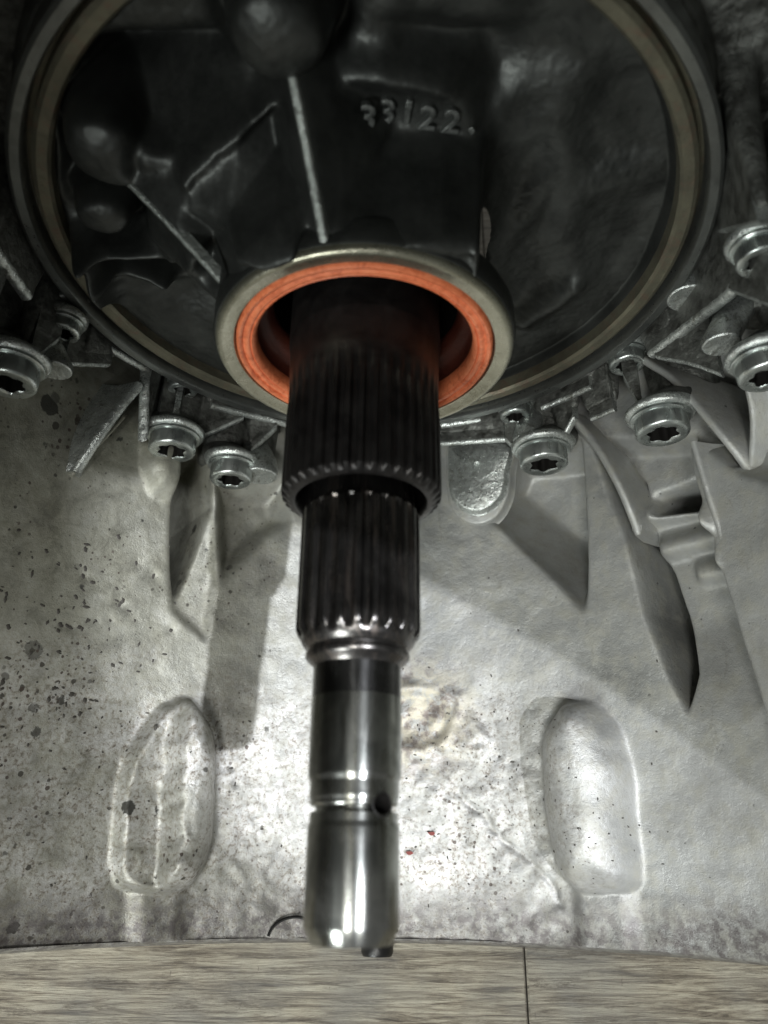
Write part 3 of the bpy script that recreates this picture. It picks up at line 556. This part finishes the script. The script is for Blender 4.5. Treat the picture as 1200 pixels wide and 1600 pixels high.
# oil_hole: a short dark drilled tube with a chamfered rim, proud of the groove by a hair
ha = math.radians(41); hr = 9.25; hx, hz = hr*math.sin(ha), hr*math.cos(ha)
hc = Vector((hx, -114.6, hz)); bm = bmesh.new(); bm.from_mesh(jn.data); dv = Vector((math.sin(ha), 0, math.cos(ha)))
kill = [f for f in bm.faces if f.calc_center_median().dot(dv) > 3 and ((f.calc_center_median()-hc)-dv*((f.calc_center_median()-hc).dot(dv))).length < 2.25]
bmesh.ops.delete(bm, geom=kill, context='FACES'); bm.to_mesh(jn.data); bm.free()
V = []; F = []; n = 28; dirv = Vector((math.sin(ha), 0, math.cos(ha))); tang = Vector((math.cos(ha), 0, -math.sin(ha)))
for R, dd in ((2.75, .10), (2.6, .16), (2.4, .12), (2.15, -.4), (2.1, -7)):
    for j in range(n):
        a = 2*math.pi*j/n; u = R*math.cos(a); q = math.sqrt(max(hr*hr-u*u, 0))-hr
        c = Vector((hx, -114.6, hz))+tang*u+Vector((0, R*math.sin(a)*1.0, 0))+dirv*(q+dd); V.append(c)
for k in range(4):
    for j in range(n): F.append((k*n+j, k*n+(j+1) % n, (k+1)*n+(j+1) % n, (k+1)*n+j))
F.append(tuple(4*n+j for j in range(n)))
oh = mesh('oil_hole', V, F, M_dark, sh); auto_smooth(oh)

# ---------------------------------------------------------------- floor
fl = bpy.data.objects.new('floor', None); col.objects.link(fl); fl.scale = (S, S, S); fl['kind'] = 'structure'
def board(x0, x1, y0, y1, z, mat=M_wood):
    bm = bmesh.new(); bmesh.ops.create_cube(bm, size=1)
    for v in bm.verts: v.co = ((x0+x1)/2+v.co.x*(x1-x0), (y0+y1)/2+v.co.y*(y1-y0), z-6+v.co.z*12)
    bmesh.ops.bevel(bm, geom=bm.edges[:], offset=.5, segments=2, affect='EDGES')
    me = bpy.data.meshes.new('floor_board'); bm.to_mesh(me); bm.free(); o = link('floor_board', me, fl, mat, False); return o
ZF = -161.0
for k in range(-2, 3):
    off = 61.8 if k % 2 == 0 else -140
    for j in (-2, -1, 0, 1):
        board(off+j*400+.35, off+(j+1)*400-.35, -80-190*k-190+.3, -80-190*k-.3, ZF-.002*j)
# ---------------------------------------------------------------- small loose things
cp = thing('rubber_stub', 'small black rubber stub with a side tab lying on the wood under the shaft tip', 'rubber stub', (G['cap'][0]+.3, G['cap'][1]-3.5, ZF))
lathe('stub_body', [(.01, 8), (4.6, 8), (5.6, 7.4), (6.0, 6.5), (6.0, 1.2), (5.4, 0), (3.5, -.1), (3.2, .6), (.01, .6)], M_black, cp, 32).location = (0, 0, 6)
bm = bmesh.new(); bmesh.ops.create_cube(bm, size=1); bmesh.ops.bevel(bm, geom=bm.edges[:], offset=.15, segments=3, affect='EDGES')
for v in bm.verts: v.co = (6.0+v.co.x*4.4, 8.+v.co.y*1.9+v.co.x*2.5, 7.2+v.co.z*2.0)
me = bpy.data.meshes.new('side_tab'); bm.to_mesh(me); bm.free(); link('side_tab', me, cp, M_black)
for nm, lab, k in (('paint_chip', 'dark red paint chip on the bell wall, nearer the shaft hole', 0), ('paint_chip', 'dark red paint chip on the bell wall, lower and closer to the shaft', 1)):
    s, y = G['redmark'][k]; q = bell(s, y, .9+float(relief(np.array([s]), np.array([y]))[0])*1.0)
    bm = bmesh.new(); vs = [bm.verts.new((1.3*math.cos(a)*(1+.4*math.sin(3*a+k)), .9*math.sin(a)*(1+.3*math.cos(2*a)), dz)) for dz in (0, .35) for a in np.linspace(0, 2*math.pi, 8)[:-1]]
    bm.faces.new(vs[:7][::-1]); bm.faces.new(vs[7:]); [bm.faces.new((vs[i], vs[(i+1) % 7], vs[7+(i+1) % 7], vs[7+i])) for i in range(7)]
    me = bpy.data.meshes.new('paint_chip'); bm.to_mesh(me); bm.free()
    o = link(nm, me, None, mat_plain('red_paint', (.20, .035, .025), .5), False); o.scale = (S, S, S); o.location = Vector(q.tolist())*S; o['label'] = lab; o['category'] = 'paint chip'; o['group'] = 'paint chips on the bell wall'

C = resample([tuple(bell(a, b, 1.6).tolist()) for a, b in G['wire']], .8); V = []; F = []
for i, c in enumerate(C):
    d = (C[min(i+1, len(C)-1)]-C[max(i-1, 0)]).normalized(); u = d.cross(Vector((0, 0, 1))).normalized(); w = d.cross(u)
    for j in range(8): V.append(c+(u*math.cos(j*math.pi/4)+w*math.sin(j*math.pi/4))*.55)
for i in range(len(C)-1):
    for j in range(8): F.append((i*8+j, i*8+(j+1) % 8, (i+1)*8+(j+1) % 8, (i+1)*8+j))
F += [tuple(range(8)), tuple((len(C)-1)*8+j for j in range(8))[::-1]]
o = auto_smooth(mesh('wire_loop', V, F, M_black)); o.scale = (S, S, S); o['label'] = 'thin dark bent wire lying at the bell mouth left of the shaft tip'; o['category'] = 'wire'
# dirt and grit lying on the wall: irregular flat crumbs
gr = random.Random(11); spots = [(s, y, .11*r) for s, y, r in G['pits']]
for _ in range(170): spots.append((gr.gauss(-118, 20), gr.gauss(-55, 20), gr.uniform(.15, .22)*gr.choice((1, 1, 2, 3, 4))))
for _ in range(60): spots.append((gr.gauss(-95, 22), gr.gauss(-95, 25), gr.uniform(.15, .5)))
for _ in range(150): spots.append((gr.gauss(30, 24), gr.gauss(-98, 20), gr.uniform(.14, .42)))
for _ in range(40): spots.append((gr.gauss(85, 10), gr.gauss(-118, 12), gr.uniform(.14, .4)))
V = []; F = []
for s, y, r in spots:
    if not (-150 < y < -15 and abs(s) < 160): continue
    i = int(round((s+205)/410*759)); j = int(round((58-y)/209.5*399)); h = float(Hg[i, j]); n = 9; b0 = len(V); ph = gr.uniform(0, 6); st = gr.uniform(.6, 1.5)
    for lay, (k, dh) in enumerate(((1.15, -.15), (1., .10), (.6, .22))):
        for q in range(n):
            a = 2*math.pi*q/n; rr = r*k*(1+.28*math.sin(2*a+ph)+.16*math.sin(5*a+ph*2)); V.append(bell(s+rr*math.cos(a)*st, y+rr*math.sin(a)/st, h+dh))
    for lay in (0, 1):
        for q in range(n): F.append((b0+lay*n+q, b0+lay*n+(q+1) % n, b0+(lay+1)*n+(q+1) % n, b0+(lay+1)*n+q))
    F.append(tuple(b0+2*n+q for q in range(n)))
o = mesh('grit', V, F, mat_plain('dark_grit', (.055, .050, .042), .6, 0., .5, 2.)); o.scale = (S, S, S)
o['kind'] = 'stuff'; o['label'] = 'dark crumbs of dirt scattered over the pale bell wall'; o['category'] = 'dirt'
